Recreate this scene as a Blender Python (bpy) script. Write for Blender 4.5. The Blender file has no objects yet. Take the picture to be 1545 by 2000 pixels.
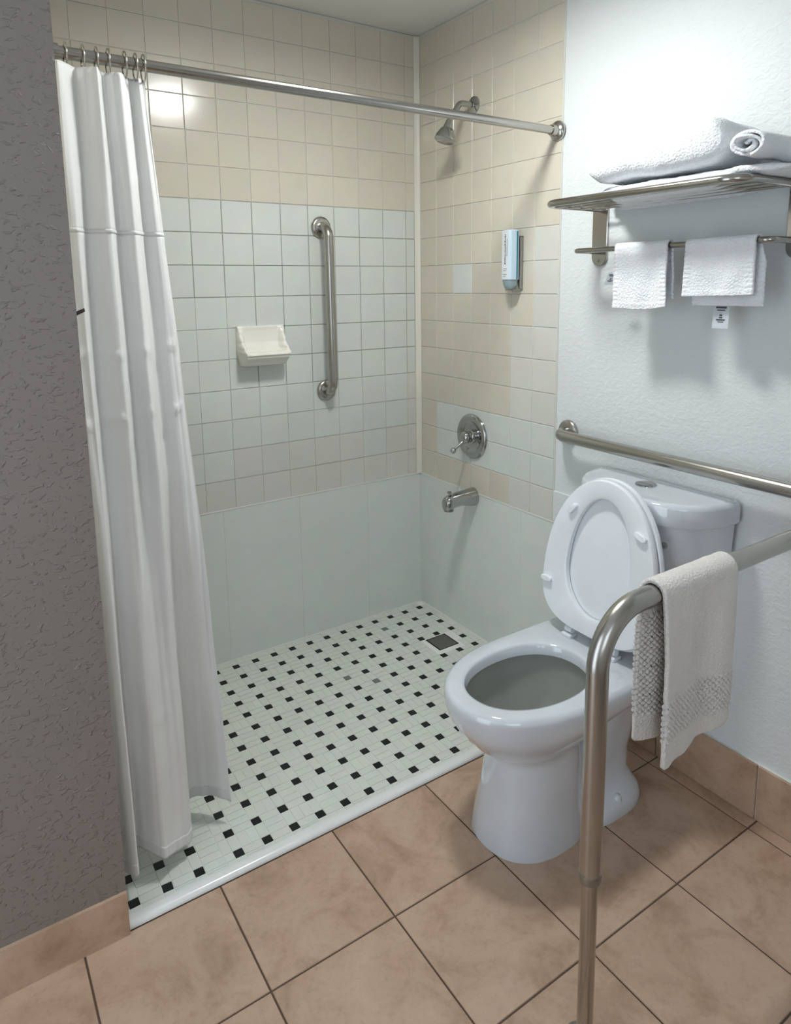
import bpy, bmesh, math, random
from mathutils import Vector, Matrix, noise

random.seed(7)
S = bpy.context.scene
COL = S.collection

# ------------------------------------------------------------------ camera
F_PX, PPX, PPY, IW, IH = 1353.183, 785.012, 775.756, 1545.0, 2000.0
cam_d = bpy.data.cameras.new('camera')
cam = bpy.data.objects.new('camera', cam_d)
COL.objects.link(cam)
cam.location = (-1.67967, -2.38193, 1.39798)
cam.rotation_euler = (math.radians(80.76248), math.radians(0.645564), math.radians(-33.783714))
cam_d.sensor_fit = 'HORIZONTAL'
cam_d.sensor_width = 36.0
cam_d.lens = 36.0 * F_PX / IW
cam_d.shift_x = (IW / 2 - PPX) / IW
cam_d.shift_y = (PPY - IH / 2) / IW
cam_d.clip_start = 0.02
S.camera = cam

# ------------------------------------------------------------------ world / exposure
W = bpy.data.worlds.new('world')
S.world = W
W.use_nodes = True
W.node_tree.nodes['Background'].inputs[0].default_value = (0.80, 0.90, 1.0, 1)
W.node_tree.nodes['Background'].inputs[1].default_value = 2.6
S.view_settings.view_transform = 'Standard'
S.view_settings.look = 'None'
S.view_settings.exposure = 0.0
S.view_settings.gamma = 1.0
S.view_settings.use_curve_mapping = False
S.cycles.use_denoising = True
S.cycles.max_bounces = 5
S.cycles.diffuse_bounces = 3
S.cycles.glossy_bounces = 3
S.cycles.transmission_bounces = 4
S.cycles.caustics_reflective = False
S.cycles.caustics_refractive = False
S.cycles.use_adaptive_sampling = True
S.cycles.adaptive_threshold = 0.07
S.cycles.adaptive_min_samples = 14
S.cycles.sample_clamp_indirect = 6.0

LAMP = Vector((-0.70, -0.985))            # flush dome on the low ceiling
LAMP_STRENGTH = 5.0                      # glow of the diffuser
LAMP_WATTS = 14.2                        # light it sends down into the room
LAMP_COL = (0.985, 1.0, 0.975, 1)
CEIL = 2.36
ZF = -0.012                              # tan floor, a little below the shower floor
XL = -1.457                              # end of the left partition
YL = -0.935                              # face of the left partition
Y_FRONT = -3.05
X_SIDE = -2.60

# ------------------------------------------------------------------ materials
def nmat(name):
    m = bpy.data.materials.new(name)
    m.use_nodes = True
    nt = m.node_tree
    return m, nt, nt.nodes, nt.links, nt.nodes['Principled BSDF']

def setp(b, **kw):
    for k, v in kw.items():
        b.inputs[k.replace('_', ' ')].default_value = v

def coords(N, L, scale=(1, 1, 1)):
    tc = N.new('ShaderNodeTexCoord')
    mp = N.new('ShaderNodeMapping')
    mp.inputs['Scale'].default_value = scale
    L.new(tc.outputs['Object'], mp.inputs['Vector'])
    return mp.outputs['Vector']

def noise_node(N, L, vec, scale, detail=3, rough=0.5, dist=0.0):
    n = N.new('ShaderNodeTexNoise')
    n.inputs['Scale'].default_value = scale
    n.inputs['Detail'].default_value = detail
    n.inputs['Roughness'].default_value = rough
    n.inputs['Distortion'].default_value = dist
    L.new(vec, n.inputs['Vector'])
    return n

def ramp(N, L, fac, stops):
    r = N.new('ShaderNodeValToRGB')
    el = r.color_ramp.elements
    while len(el) < len(stops):
        el.new(0.5)
    for e, (p, c) in zip(el, stops):
        e.position = p
        e.color = c if len(c) == 4 else (*c, 1)
    L.new(fac, r.inputs['Fac'])
    return r.outputs['Color']

def bump(N, L, b, h, strength, dist):
    bp = N.new('ShaderNodeBump')
    bp.inputs['Strength'].default_value = strength
    bp.inputs['Distance'].default_value = dist
    L.new(h, bp.inputs['Height'])
    L.new(bp.outputs['Normal'], b.inputs['Normal'])
    return bp

def plain(name, col, rough=0.5, metal=0.0, spec=0.5, coat=0.0):
    m, nt, N, L, b = nmat(name)
    vec = coords(N, L)
    n = noise_node(N, L, vec, 9, 3)
    c = ramp(N, L, n.outputs['Fac'], [(0.3, [x * 0.96 for x in col]), (0.7, [min(1, x * 1.03) for x in col])])
    L.new(c, b.inputs['Base Color'])
    setp(b, Roughness=rough, Metallic=metal)
    b.inputs['Specular IOR Level'].default_value = spec
    b.inputs['Coat Weight'].default_value = coat
    return m

def tile_mat(name, col, rough=0.18, var=0.05, bumpy=0.12):
    m, nt, N, L, b = nmat(name)
    oi = N.new('ShaderNodeObjectInfo')
    vec = coords(N, L)
    add = N.new('ShaderNodeVectorMath'); add.operation = 'ADD'
    cmb = N.new('ShaderNodeVectorMath'); cmb.operation = 'SCALE'
    cmb.inputs[0].default_value = (37, 19, 53)
    L.new(oi.outputs['Random'], cmb.inputs['Scale'])
    L.new(vec, add.inputs[0]); L.new(cmb.outputs[0], add.inputs[1])
    n = noise_node(N, L, add.outputs[0], 14, 1)
    hs = N.new('ShaderNodeHueSaturation')
    hs.inputs['Color'].default_value = (*col, 1)
    mr = N.new('ShaderNodeMapRange')
    mr.inputs['To Min'].default_value = 1 - var
    mr.inputs['To Max'].default_value = 1 + var
    L.new(oi.outputs['Random'], mr.inputs['Value'])
    L.new(mr.outputs[0], hs.inputs['Value'])
    mix = N.new('ShaderNodeMix'); mix.data_type = 'RGBA'; mix.blend_type = 'MULTIPLY'
    mix.inputs['Factor'].default_value = 0.10
    L.new(hs.outputs[0], mix.inputs[6]); L.new(n.outputs['Color'], mix.inputs[7])
    L.new(mix.outputs[2], b.inputs['Base Color'])
    setp(b, Roughness=rough)
    return m

def plaster(name, col, strength=0.5, lo=0.45, hi=0.65, rough=0.55, freq=60):
    m, nt, N, L, b = nmat(name)
    vec = coords(N, L, (1, 1, 1.5))
    n1 = noise_node(N, L, vec, freq, 2, 0.55, 0.6)
    k = ramp(N, L, n1.outputs['Fac'], [(lo, (0, 0, 0)), (hi, (1, 1, 1))])
    bump(N, L, b, k, strength, 0.002)
    n3 = noise_node(N, L, vec, 3.0, 1)
    c = ramp(N, L, n3.outputs['Fac'], [(0.3, [x * 0.97 for x in col]), (0.7, col)])
    L.new(c, b.inputs['Base Color'])
    setp(b, Roughness=rough)
    return m

def metal(name, col, rough, aniso=0.0):
    m, nt, N, L, b = nmat(name)
    vec = coords(N, L)
    n = noise_node(N, L, vec, 5, 1)
    c = ramp(N, L, n.outputs['Fac'], [(0.3, [x * 0.95 for x in col]), (0.7, col)])
    L.new(c, b.inputs['Base Color'])
    setp(b, Metallic=1.0, Roughness=rough)
    b.inputs['Anisotropic'].default_value = aniso
    return m

def terry(name, col, scale=250, strength=0.75):
    m, nt, N, L, b = nmat(name)
    vec = coords(N, L)
    n = noise_node(N, L, vec, scale, 2, 0.7)
    v = N.new('ShaderNodeTexVoronoi'); v.inputs['Scale'].default_value = scale * 0.8
    L.new(vec, v.inputs['Vector'])
    ad = N.new('ShaderNodeMath'); ad.operation = 'ADD'
    L.new(n.outputs['Fac'], ad.inputs[0]); L.new(v.outputs['Distance'], ad.inputs[1])
    bump(N, L, b, ad.outputs[0], strength, 0.0022)
    n2 = noise_node(N, L, vec, 30, 3)
    c = ramp(N, L, n2.outputs['Fac'], [(0.3, [x * 0.95 for x in col]), (0.75, col)])
    L.new(c, b.inputs['Base Color'])
    setp(b, Roughness=0.95)
    b.inputs['Specular IOR Level'].default_value = 0.1
    b.inputs['Sheen Weight'].default_value = 0.25
    b.inputs['Sheen Roughness'].default_value = 0.6
    return m

def curtain_mat(name, col, trans):
    m, nt, N, L, b = nmat(name)
    vec = coords(N, L, (1, 1, 1))
    n = noise_node(N, L, vec, 7, 3)
    c = ramp(N, L, n.outputs['Fac'], [(0.3, [x * 0.95 for x in col]), (0.7, col)])
    L.new(c, b.inputs['Base Color'])
    setp(b, Roughness=0.42)
    b.inputs['Sheen Weight'].default_value = 0.15
    w = noise_node(N, L, vec, 600, 1)
    bump(N, L, b, w.outputs['Fac'], 0.08, 0.001)
    tr = N.new('ShaderNodeBsdfTranslucent')
    L.new(c, tr.inputs['Color'])
    mx = N.new('ShaderNodeMixShader')
    mx.inputs[0].default_value = trans
    L.new(b.outputs[0], mx.inputs[1]); L.new(tr.outputs[0], mx.inputs[2])
    L.new(mx.outputs[0], N['Material Output'].inputs['Surface'])
    return m

def floor_tile_mat(name):
    m, nt, N, L, b = nmat(name)
    oi = N.new('ShaderNodeObjectInfo')
    tc = N.new('ShaderNodeTexCoord')
    sc = N.new('ShaderNodeVectorMath'); sc.operation = 'SCALE'
    sc.inputs[0].default_value = (41, 23, 11)
    L.new(oi.outputs['Random'], sc.inputs['Scale'])
    ad = N.new('ShaderNodeVectorMath'); ad.operation = 'ADD'
    L.new(tc.outputs['Object'], ad.inputs[0]); L.new(sc.outputs[0], ad.inputs[1])
    n = noise_node(N, L, ad.outputs[0], 7, 6, 0.62, 0.6)
    c = ramp(N, L, n.outputs['Fac'], [(0.28, (0.36, 0.235, 0.155)), (0.48, (0.50, 0.345, 0.245)), (0.72, (0.60, 0.435, 0.325))])
    n2 = noise_node(N, L, ad.outputs[0], 60, 4, 0.7)
    k = ramp(N, L, n2.outputs['Fac'], [(0.30, (0.82, 0.80, 0.78)), (0.5, (1, 1, 1))])
    mx = N.new('ShaderNodeMix'); mx.data_type = 'RGBA'; mx.blend_type = 'MULTIPLY'
    mx.inputs['Factor'].default_value = 0.6
    L.new(c, mx.inputs[6]); L.new(k, mx.inputs[7])
    L.new(mx.outputs[2], b.inputs['Base Color'])
    setp(b, Roughness=0.36)
    bump(N, L, b, n2.outputs['Fac'], 0.12, 0.002)
    return m

M = {}
M['tile_white'] = tile_mat('white glazed tile', (0.69, 0.725, 0.685), 0.16, 0.018)
M['tile_beige'] = tile_mat('beige glazed tile', (0.68, 0.635, 0.535), 0.17, 0.022)
M['tile_cream'] = tile_mat('cream glazed tile', (0.70, 0.69, 0.64), 0.17, 0.02)
M['tile_mauve'] = tile_mat('faded pinkish tile', (0.69, 0.68, 0.645), 0.17, 0.02)
M['panel'] = tile_mat('large white wall tile', (0.745, 0.785, 0.75), 0.20, 0.01, 0.05)
M['bead'] = tile_mat('cream corner bead', (0.80, 0.775, 0.68), 0.2, 0.01)
M['grout_wall'] = plain('grey wall grout', (0.36, 0.37, 0.33), 0.9)
M['grout_light'] = plain('pale wall grout', (0.64, 0.64, 0.59), 0.9)
M['grout_white'] = plain('white wall grout', (0.70, 0.73, 0.70), 0.9)
M['paint_white'] = plaster('white knockdown paint', (0.74, 0.775, 0.78), 0.30, 0.40, 0.66, 0.5, 48)
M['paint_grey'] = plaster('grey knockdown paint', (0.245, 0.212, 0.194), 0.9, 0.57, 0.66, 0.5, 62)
M['paint_room'] = plaster('off white room paint', (0.74, 0.72, 0.69), 0.2)
M['ceiling'] = plaster('white ceiling paint', (0.80, 0.80, 0.78), 0.2)
M['grout_floor'] = plain('shower floor grout', (0.84, 0.86, 0.81), 0.85)
M['mosaic_white'] = tile_mat('white mosaic tile', (0.735, 0.77, 0.71), 0.30, 0.012, 0.05)
M['mosaic_black'] = tile_mat('black mosaic tile', (0.010, 0.011, 0.013), 0.42, 0.3, 0.05)
M['mosaic_black'].node_tree.nodes['Principled BSDF'].inputs['Specular IOR Level'].default_value = 0.3
M['mosaic_faded'] = tile_mat('worn grey mosaic tile', (0.16, 0.175, 0.165), 0.4, 0.05, 0.05)
M['curb'] = plain('white bullnose tile', (0.80, 0.82, 0.81), 0.18)
M['caulk'] = plain('white caulk', (0.80, 0.80, 0.76), 0.5)
M['floor_tile'] = floor_tile_mat('tan stone look tile')
M['grout_tan'] = plain('brown floor grout', (0.115, 0.075, 0.055), 0.9)
M['steel'] = metal('satin stainless steel', (0.47, 0.455, 0.425), 0.26)
M['steel_dark'] = metal('darker stainless steel', (0.36, 0.35, 0.33), 0.32)  # darker steel tone for collar, spout outlet, screws and button split
M['polished'] = metal('polished stainless steel', (0.46, 0.44, 0.41), 0.18)
M['chrome'] = metal('chrome', (0.47, 0.48, 0.475), 0.11)
M['drain'] = metal('dull drain cover', (0.26, 0.25, 0.235), 0.42)
M['china'] = plain('white vitreous china', (0.66, 0.70, 0.755), 0.06, 0, 0.5, 1.0)
M['seat'] = plain('white seat plastic', (0.83, 0.865, 0.91), 0.2)
M['china_in'] = plain('shade tinted bowl china', (0.37, 0.385, 0.355), 0.12)  # grey tint puts the shade inside the bowl into the china colour
M['dish'] = plain('cream soap dish ceramic', (0.82, 0.80, 0.73), 0.14, 0, 0.5, 0.3)
M['towel'] = terry('white terry', (0.91, 0.935, 0.965))
M['towel_hand'] = terry('off white terry', (0.84, 0.80, 0.765), 300, 0.7)
M['towel_waffle'] = terry('off white waffle weave', (0.82, 0.78, 0.745), 400, 0.4)
M['curtain'] = curtain_mat('white curtain cloth', (0.97, 0.97, 0.965), 0.30)
M['curtain_sheer'] = curtain_mat('thin white curtain cloth', (0.98, 0.98, 0.975), 0.36)
M['tag'] = plain('white care label', (0.60, 0.64, 0.69), 0.5)
M['ink'] = plain('black print', (0.05, 0.055, 0.065), 0.6)
M['bottle'] = plain('pale blue bottle label', (0.62, 0.77, 0.88), 0.3)
M['bottle_white'] = plain('white bottle front', (0.80, 0.83, 0.85), 0.3)
M['teal'] = plain('teal label edge', (0.02, 0.20, 0.30), 0.35)
M['liquid'] = None
M['peg'] = plain('dark brown peg', (0.05, 0.032, 0.03), 0.6)
M['rubber'] = plain('black rubber', (0.02, 0.02, 0.02), 0.7)
def glassy(name, col, rough=0.05, trans=0.8):
    m, nt, N, L, b = nmat(name)
    vec = coords(N, L)
    n = noise_node(N, L, vec, 20, 2)
    c = ramp(N, L, n.outputs['Fac'], [(0.3, [x * 0.95 for x in col]), (0.7, col)])
    L.new(c, b.inputs['Base Color'])
    setp(b, Roughness=rough, IOR=1.33)
    b.inputs['Transmission Weight'].default_value = trans
    return m
M['water'] = glassy('bowl water', (0.86, 0.90, 0.88), 0.02, 0.85)
M['liquid'] = glassy('pale blue soap', (0.60, 0.78, 0.82), 0.15, 0.5)
def lamp_mat(name, strength):
    m, nt, N, L, b = nmat(name)
    e = N.new('ShaderNodeEmission')
    e.inputs['Color'].default_value = LAMP_COL
    e.inputs['Strength'].default_value = strength
    L.new(e.outputs[0], N['Material Output'].inputs['Surface'])
    return m
M['lamp'] = lamp_mat('lamp diffuser', LAMP_STRENGTH)

# ------------------------------------------------------------------ mesh helpers
def mesh(name, verts, faces, mat=None, smooth=False, sharp=None):
    me = bpy.data.meshes.new(name)
    me.from_pydata([tuple(v) for v in verts], [], [tuple(f) for f in faces])
    bm = bmesh.new(); bm.from_mesh(me)
    bmesh.ops.recalc_face_normals(bm, faces=bm.faces)
    bm.to_mesh(me); bm.free()
    if mat:
        me.materials.append(M[mat])
    if smooth:
        me.polygons.foreach_set('use_smooth', [True] * len(me.polygons))
        if sharp:
            me.set_sharp_from_angle(angle=math.radians(sharp))
    me.update()
    return me

def put(name, me, parent=None, loc=(0, 0, 0), rot=(0, 0, 0)):
    o = bpy.data.objects.new(name, me)
    COL.objects.link(o)
    o.location = loc
    o.rotation_euler = rot
    if parent:
        o.parent = parent
    return o

def obj(name, verts, faces, mat, parent=None, smooth=False, sharp=None, origin=(0, 0, 0)):
    og = Vector(origin)
    v2 = [Vector(v) - og for v in verts]
    return put(name, mesh(name, v2, faces, mat, smooth, sharp), parent, og)

def tag(o, label=None, cat=None, group=None, kind=None):
    if label: o['label'] = label
    if cat: o['category'] = cat
    if group: o['group'] = group
    if kind: o['kind'] = kind
    return o

def thing(name, loc, label, cat, group=None):
    o = bpy.data.objects.new(name, None)
    o.empty_display_size = 0.05
    COL.objects.link(o)
    o.location = loc
    tag(o, label, cat, group)
    return o

def child(root, name, verts, faces, mat, smooth=False, sharp=None):
    """mesh given in world coordinates, stored relative to its root"""
    p = Vector((0, 0, 0))
    r = root
    while r is not None:
        p += r.location
        r = r.parent
    v2 = [Vector(v) - p for v in verts]
    return put(name, mesh(name, v2, faces, mat, smooth, sharp), root)

def join(*vfs):
    V, Fc = [], []
    for v, f in vfs:
        k = len(V)
        V += [Vector(a) for a in v]
        Fc += [tuple(i + k for i in q) for q in f]
    return V, Fc

def box_vf(x0, x1, y0, y1, z0, z1):
    v = [(x0, y0, z0), (x1, y0, z0), (x1, y1, z0), (x0, y1, z0), (x0, y0, z1), (x1, y0, z1), (x1, y1, z1), (x0, y1, z1)]
    f = [(0, 3, 2, 1), (4, 5, 6, 7), (0, 1, 5, 4), (1, 2, 6, 5), (2, 3, 7, 6), (3, 0, 4, 7)]
    return v, f

def bevel_vf(vf, w, seg=2):
    bm = bmesh.new()
    vs = [bm.verts.new(v) for v in vf[0]]
    for f in vf[1]:
        bm.faces.new([vs[i] for i in f])
    bmesh.ops.recalc_face_normals(bm, faces=bm.faces)
    bmesh.ops.bevel(bm, geom=list(bm.edges), offset=w, segments=seg, profile=0.5, affect='EDGES')
    bm.verts.index_update()
    V = [v.co.copy() for v in bm.verts]
    Fc = [tuple(v.index for v in f.verts) for f in bm.faces]
    bm.free()
    return V, Fc

def loft_vf(rings, cap0=True, cap1=True, closed=True):
    n = len(rings[0])
    V = [Vector(p) for r in rings for p in r]
    Fc = []
    for i in range(len(rings) - 1):
        for j in range(n if closed else n - 1):
            a = i * n + j; b = i * n + (j + 1) % n
            Fc.append((a, b, b + n, a + n))
    if cap0: Fc.append(tuple(reversed(range(n))))
    if cap1: Fc.append(tuple(range((len(rings) - 1) * n, len(rings) * n)))
    return V, Fc

def fillet(pts, r, n=8):
    P = [Vector(p) for p in pts]
    out = [P[0]]
    for i in range(1, len(P) - 1):
        a, b, c = P[i - 1], P[i], P[i + 1]
        u = (a - b).normalized(); w = (c - b).normalized()
        ang = u.angle(w)
        if ang > math.pi - 0.02:
            out.append(b); continue
        rr = r[i - 1] if isinstance(r, (list, tuple)) else r
        t = rr / math.tan(ang / 2)
        p0 = b + u * t; p1 = b + w * t
        cen = b + (u + w).normalized() * (rr / math.sin(ang / 2))
        v0 = p0 - cen; v1 = p1 - cen
        tot = v0.angle(v1); ax = v0.cross(v1).normalized()
        for k in range(n + 1):
            out.append(cen + Matrix.Rotation(tot * k / n, 3, ax) @ v0)
    out.append(P[-1])
    return out

def tube_vf(path, r, seg=20, caps=True):
    P = [Vector(p) for p in path]
    rr = r if isinstance(r, (list, tuple)) else [r] * len(P)
    T = []
    for i in range(len(P)):
        if i == 0: t = P[1] - P[0]
        elif i == len(P) - 1: t = P[-1] - P[-2]
        else: t = (P[i + 1] - P[i]).normalized() + (P[i] - P[i - 1]).normalized()
        T.append(t.normalized())
    ref = Vector((0, 0, 1)) if abs(T[0].z) < 0.9 else Vector((1, 0, 0))
    u = T[0].cross(ref).normalized()
    rings = []
    for i, p in enumerate(P):
        if i:
            ax = T[i - 1].cross(T[i])
            if ax.length > 1e-7:
                u = Matrix.Rotation(T[i - 1].angle(T[i]), 3, ax.normalized()) @ u
        w = T[i].cross(u).normalized()
        rings.append([p + (u * math.cos(a) + w * math.sin(a)) * rr[i] for a in [2 * math.pi * k / seg for k in range(seg)]])
    return loft_vf(rings, caps, caps)

def lathe_vf(profile, origin, axis, seg=32, caps=True):
    """profile: list of (distance along axis, radius)"""
    ax = Vector(axis).normalized()
    ref = Vector((0, 0, 1)) if abs(ax.z) < 0.9 else Vector((1, 0, 0))
    u = ax.cross(ref).normalized(); w = ax.cross(u)
    o = Vector(origin)
    rings = []
    for d, r in profile:
        r = max(r, 1e-5)
        rings.append([o + ax * d + (u * math.cos(a) + w * math.sin(a)) * r for a in [2 * math.pi * k / seg for k in range(seg)]])
    return loft_vf(rings, caps, caps)

def tile_vf(w, h, t, b):
    """tile in its local frame: x width, y height, z outwards (0 back .. t front)"""
    V = []
    for (hw, hh, z) in ((w / 2, h / 2, 0), (w / 2, h / 2, t - b), (w / 2 - b * 0.9, h / 2 - b * 0.9, t)):
        V += [(-hw, -hh, z), (hw, -hh, z), (hw, hh, z), (-hw, hh, z)]
    Fc = []
    for r in (0, 4):
        for k in range(4):
            Fc.append((r + k, r + (k + 1) % 4, r + 4 + (k + 1) % 4, r + 4 + k))
    Fc.append((8, 9, 10, 11))
    return V, Fc

_tile_cache = {}
def tile_mesh(w, h, t, b, mat):
    k = (round(w, 4), round(h, 4), round(t, 4), round(b, 5), mat)
    if k not in _tile_cache:
        v, f = tile_vf(w, h, t, b)
        _tile_cache[k] = mesh('tile', v, f, mat)
    return _tile_cache[k]

R90 = math.pi / 2
ROT_BACK = (R90, 0, 0)              # tile facing -y
ROT_RIGHT = (R90, 0, -R90)          # tile facing -x

def jit(rot, a):
    return (rot[0] + random.uniform(-a, a), rot[1], rot[2] + random.uniform(-a, a))

# ================================================================== structure
GAP = 0.0026
TT = 0.0065          # wall tile thickness
ROW_H, PANEL_H, TILE_W = 0.1097, 0.5929, 0.1095
N_ROWS = 16

# ---- back wall
wb = obj('wall_back', *box_vf(XL - 0.25, 0.20, TT, TT + 0.12, ZF - 0.05, CEIL), 'paint_room')
tag(wb, 'back shower wall of small glazed tiles above large white tiles', 'wall', kind='structure')
ZB, ZG = PANEL_H + 4 * ROW_H, PANEL_H + 10 * ROW_H
XG = -0.0634 - 6.5 * TILE_W
child(wb, 'grout', *box_vf(XL, 0.0, 0.0025, TT, 0, PANEL_H), 'grout_white')
child(wb, 'grout', *box_vf(XL, 0.0, 0.0025, TT, PANEL_H, ZB), 'grout_light')
child(wb, 'grout', *box_vf(XG, 0.0, 0.0025, TT, ZB, ZG), 'grout_wall')
child(wb, 'grout', *box_vf(XL, XG, 0.0025, TT, ZB, ZB + 3 * ROW_H - 0.004), 'grout_light')
child(wb, 'grout', *box_vf(XL, XG, 0.0025, TT, ZB + 3 * ROW_H - 0.004, ZG), 'grout_wall')
child(wb, 'grout', *box_vf(XL, 0.0, 0.0025, TT, ZG, CEIL - 0.002), 'grout_light')
cols = [(0.0215, 0.0634)] + [(0.0634 + i * TILE_W, 0.0634 + (i + 1) * TILE_W) for i in range(12)]
cols.append((cols[-1][1], -XL))
def back_kind(c, r):
    if r >= 10: return 'tile_beige'
    if r >= 2: return 'tile_cream' if (c == 0 and r in (2, 3)) else 'tile_white'
    if r == 1: return 'tile_white' if c in (2, 8, 9) else ('tile_mauve' if c >= 6 else 'tile_cream')
    return 'tile_mauve' if c >= 6 else 'tile_cream'
for r in range(N_ROWS):
    z0 = PANEL_H + r * ROW_H
    z1 = min(z0 + ROW_H, CEIL - 0.002)
    if z1 - z0 < 0.02: continue
    for c, (a, b) in enumerate(cols):
        gv = 0.0007 if (r <= 2 or (r <= 6 and c >= 8) or r >= 14) else GAP
        me = tile_mesh(b - a - gv, z1 - z0 - GAP, TT, 0.0004 if gv < GAP else 0.0012, back_kind(c, r))
        put('tile', me, wb, (-(a + b) / 2, TT, (z0 + z1) / 2), jit(ROT_BACK, 0.0028))
pc = [0.0, 0.2702, 0.5749, 0.8796, 1.1843, -XL]
for a, b in zip(pc[:-1], pc[1:]):
    me = tile_mesh(b - a - 0.0002, PANEL_H - 0.004, TT - 0.0008, 0.0003, 'panel')
    put('wall_panel', me, wb, (-(a + b) / 2, TT, PANEL_H / 2), jit(ROT_BACK, 0.0006))

# ---- right wall
XR = TT
wr = obj('wall_right', *box_vf(XR - 0.0015, XR + 0.14, Y_FRONT, 0.20, ZF - 0.05, CEIL), 'paint_white')
tag(wr, 'right wall, tiled in the shower and white textured paint beyond', 'wall', kind='structure')
K0, KW = 0.0117, 0.10942
YT = K0 + 7 * KW                     # 0.7776, end of the tiling
child(wr, 'grout', *box_vf(0.0025, XR, -0.93, 0.0, 0, PANEL_H), 'grout_white')
child(wr, 'grout', *box_vf(0.0025, XR, -YT - 0.004, 0.0, PANEL_H, CEIL - 0.002), 'grout_light')
def right_kind(c, r):
    if c == 2 and r == 7: return 'tile_white'
    if r in (1, 2): return 'tile_white' if c >= 1 else 'tile_beige'
    if r == 0: return 'tile_beige' if c < 5 else 'tile_cream'
    if r in (3, 4, 5): return 'tile_beige' if c < 5 else 'tile_cream'
    if r in (6, 7, 8): return 'tile_beige' if c < 6 else 'tile_cream'
    return 'tile_beige'
for r in range(N_ROWS):
    z0 = PANEL_H + r * ROW_H
    z1 = min(z0 + ROW_H, CEIL - 0.002)
    if z1 - z0 < 0.02: continue
    for c in range(7):
        a = K0 + c * KW; b = a + KW
        me = tile_mesh(b - a - GAP, z1 - z0 - GAP, TT, 0.0016, right_kind(c, r))
        put('tile', me, wr, (XR, -(a + b) / 2, (z0 + z1) / 2), jit(ROT_RIGHT, 0.0028))
pr_ = [0.0, 0.3134, 0.6252, 0.93]
for a, b in zip(pr_[:-1], pr_[1:]):
    me = tile_mesh(b - a - 0.0002, PANEL_H - 0.004, TT - 0.0008, 0.0003, 'panel')
    put('wall_panel', me, wr, (XR, -(a + b) / 2, PANEL_H / 2), jit(ROT_RIGHT, 0.0006))
child(wr, 'ledge_strip', *bevel_vf(box_vf(-0.0015, XR, -0.93, -YT - 0.003, PANEL_H, 0.703), 0.0012), 'paint_white')

# ---- corner bead, caulk and curb
tb = obj('trim_1', *loft_vf([[(-0.0205, -0.0005, z), (-0.014, -0.0032, z), (-0.007, -0.0052, z), (-0.0012, -0.011, z), (0.001, -0.0115, z), (0.004, 0.004, z), (-0.0205, 0.004, z)] for z in (PANEL_H, CEIL - 0.003)]), 'bead', smooth=True, sharp=50)
child(wb, 'caulk', *box_vf(-0.0035, 0.002, -0.0035, 0.002, 0.002, PANEL_H), 'panel')
child(wb, 'caulk', *bevel_vf(box_vf(XL, -0.004, -0.0008, 0.004, PANEL_H - 0.0025, PANEL_H + 0.0022), 0.0004), 'caulk')
child(wr, 'caulk', *bevel_vf(box_vf(-0.0008, 0.004, -0.93, -0.004, PANEL_H - 0.0025, PANEL_H + 0.0022), 0.0004), 'caulk')
tag(tb, 'cream bead running up the corner between the tiled shower walls', 'trim', kind='structure')
prof = [(-0.903, 0.0), (-0.9165, 0.0015), (-0.9255, -0.0005), (-0.930, -0.0045), (-0.932, -0.009), (-0.932, ZF), (-0.903, ZF)]
cu = obj('trim_2', *loft_vf([[(x, y, z) for (y, z) in prof] for x in (XL + 0.001, 0.004)]), 'curb', smooth=True, sharp=60)
tag(cu, 'white rounded edge strip between the mosaic shower floor and tan tiles', 'trim', kind='structure')

# ---- left partition
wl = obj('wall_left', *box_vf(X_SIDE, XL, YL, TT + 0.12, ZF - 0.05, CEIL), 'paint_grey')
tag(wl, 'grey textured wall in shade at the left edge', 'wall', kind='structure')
child(wl, 'shower_lining', *box_vf(XL, XL + 0.0008, YL + 0.04, TT - 0.004, 0, CEIL - 0.01), 'tile_beige')

# ---- room behind the camera
D0, D1, DH = -2.10, -1.20, 2.03
ws = obj('wall_side', *join(box_vf(X_SIDE - 0.1, X_SIDE, Y_FRONT - 0.1, D0, ZF - 0.05, CEIL), box_vf(X_SIDE - 0.1, X_SIDE, D1, YL + 0.1, ZF - 0.05, CEIL), box_vf(X_SIDE - 0.1, X_SIDE, D0, D1, DH, CEIL)), 'paint_room')
tag(ws, 'plain side wall of the room with the open doorway', 'wall', kind='structure')
V0_, V1_, VZ0, VZ1 = -2.45, -1.45, 0.95, 2.10  # unseen opening added so frontal fill reaches the curtain and towel
wf = obj('wall_front', *join(box_vf(X_SIDE - 0.1, V0_, Y_FRONT - 0.1, Y_FRONT, ZF - 0.05, CEIL), box_vf(V1_, XR + 0.14, Y_FRONT - 0.1, Y_FRONT, ZF - 0.05, CEIL), box_vf(V0_, V1_, Y_FRONT - 0.1, Y_FRONT, ZF - 0.05, VZ0), box_vf(V0_, V1_, Y_FRONT - 0.1, Y_FRONT, VZ1, CEIL)), 'paint_room')
tag(wf, 'plain wall behind the viewer with an opening added for fill light', 'wall', kind='structure')
ce = obj('ceiling', *box_vf(X_SIDE - 0.1, XR + 0.14, Y_FRONT - 0.1, TT + 0.12, CEIL, CEIL + 0.08), 'ceiling')
tag(ce, 'white painted ceiling', 'ceiling', kind='structure')

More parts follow.
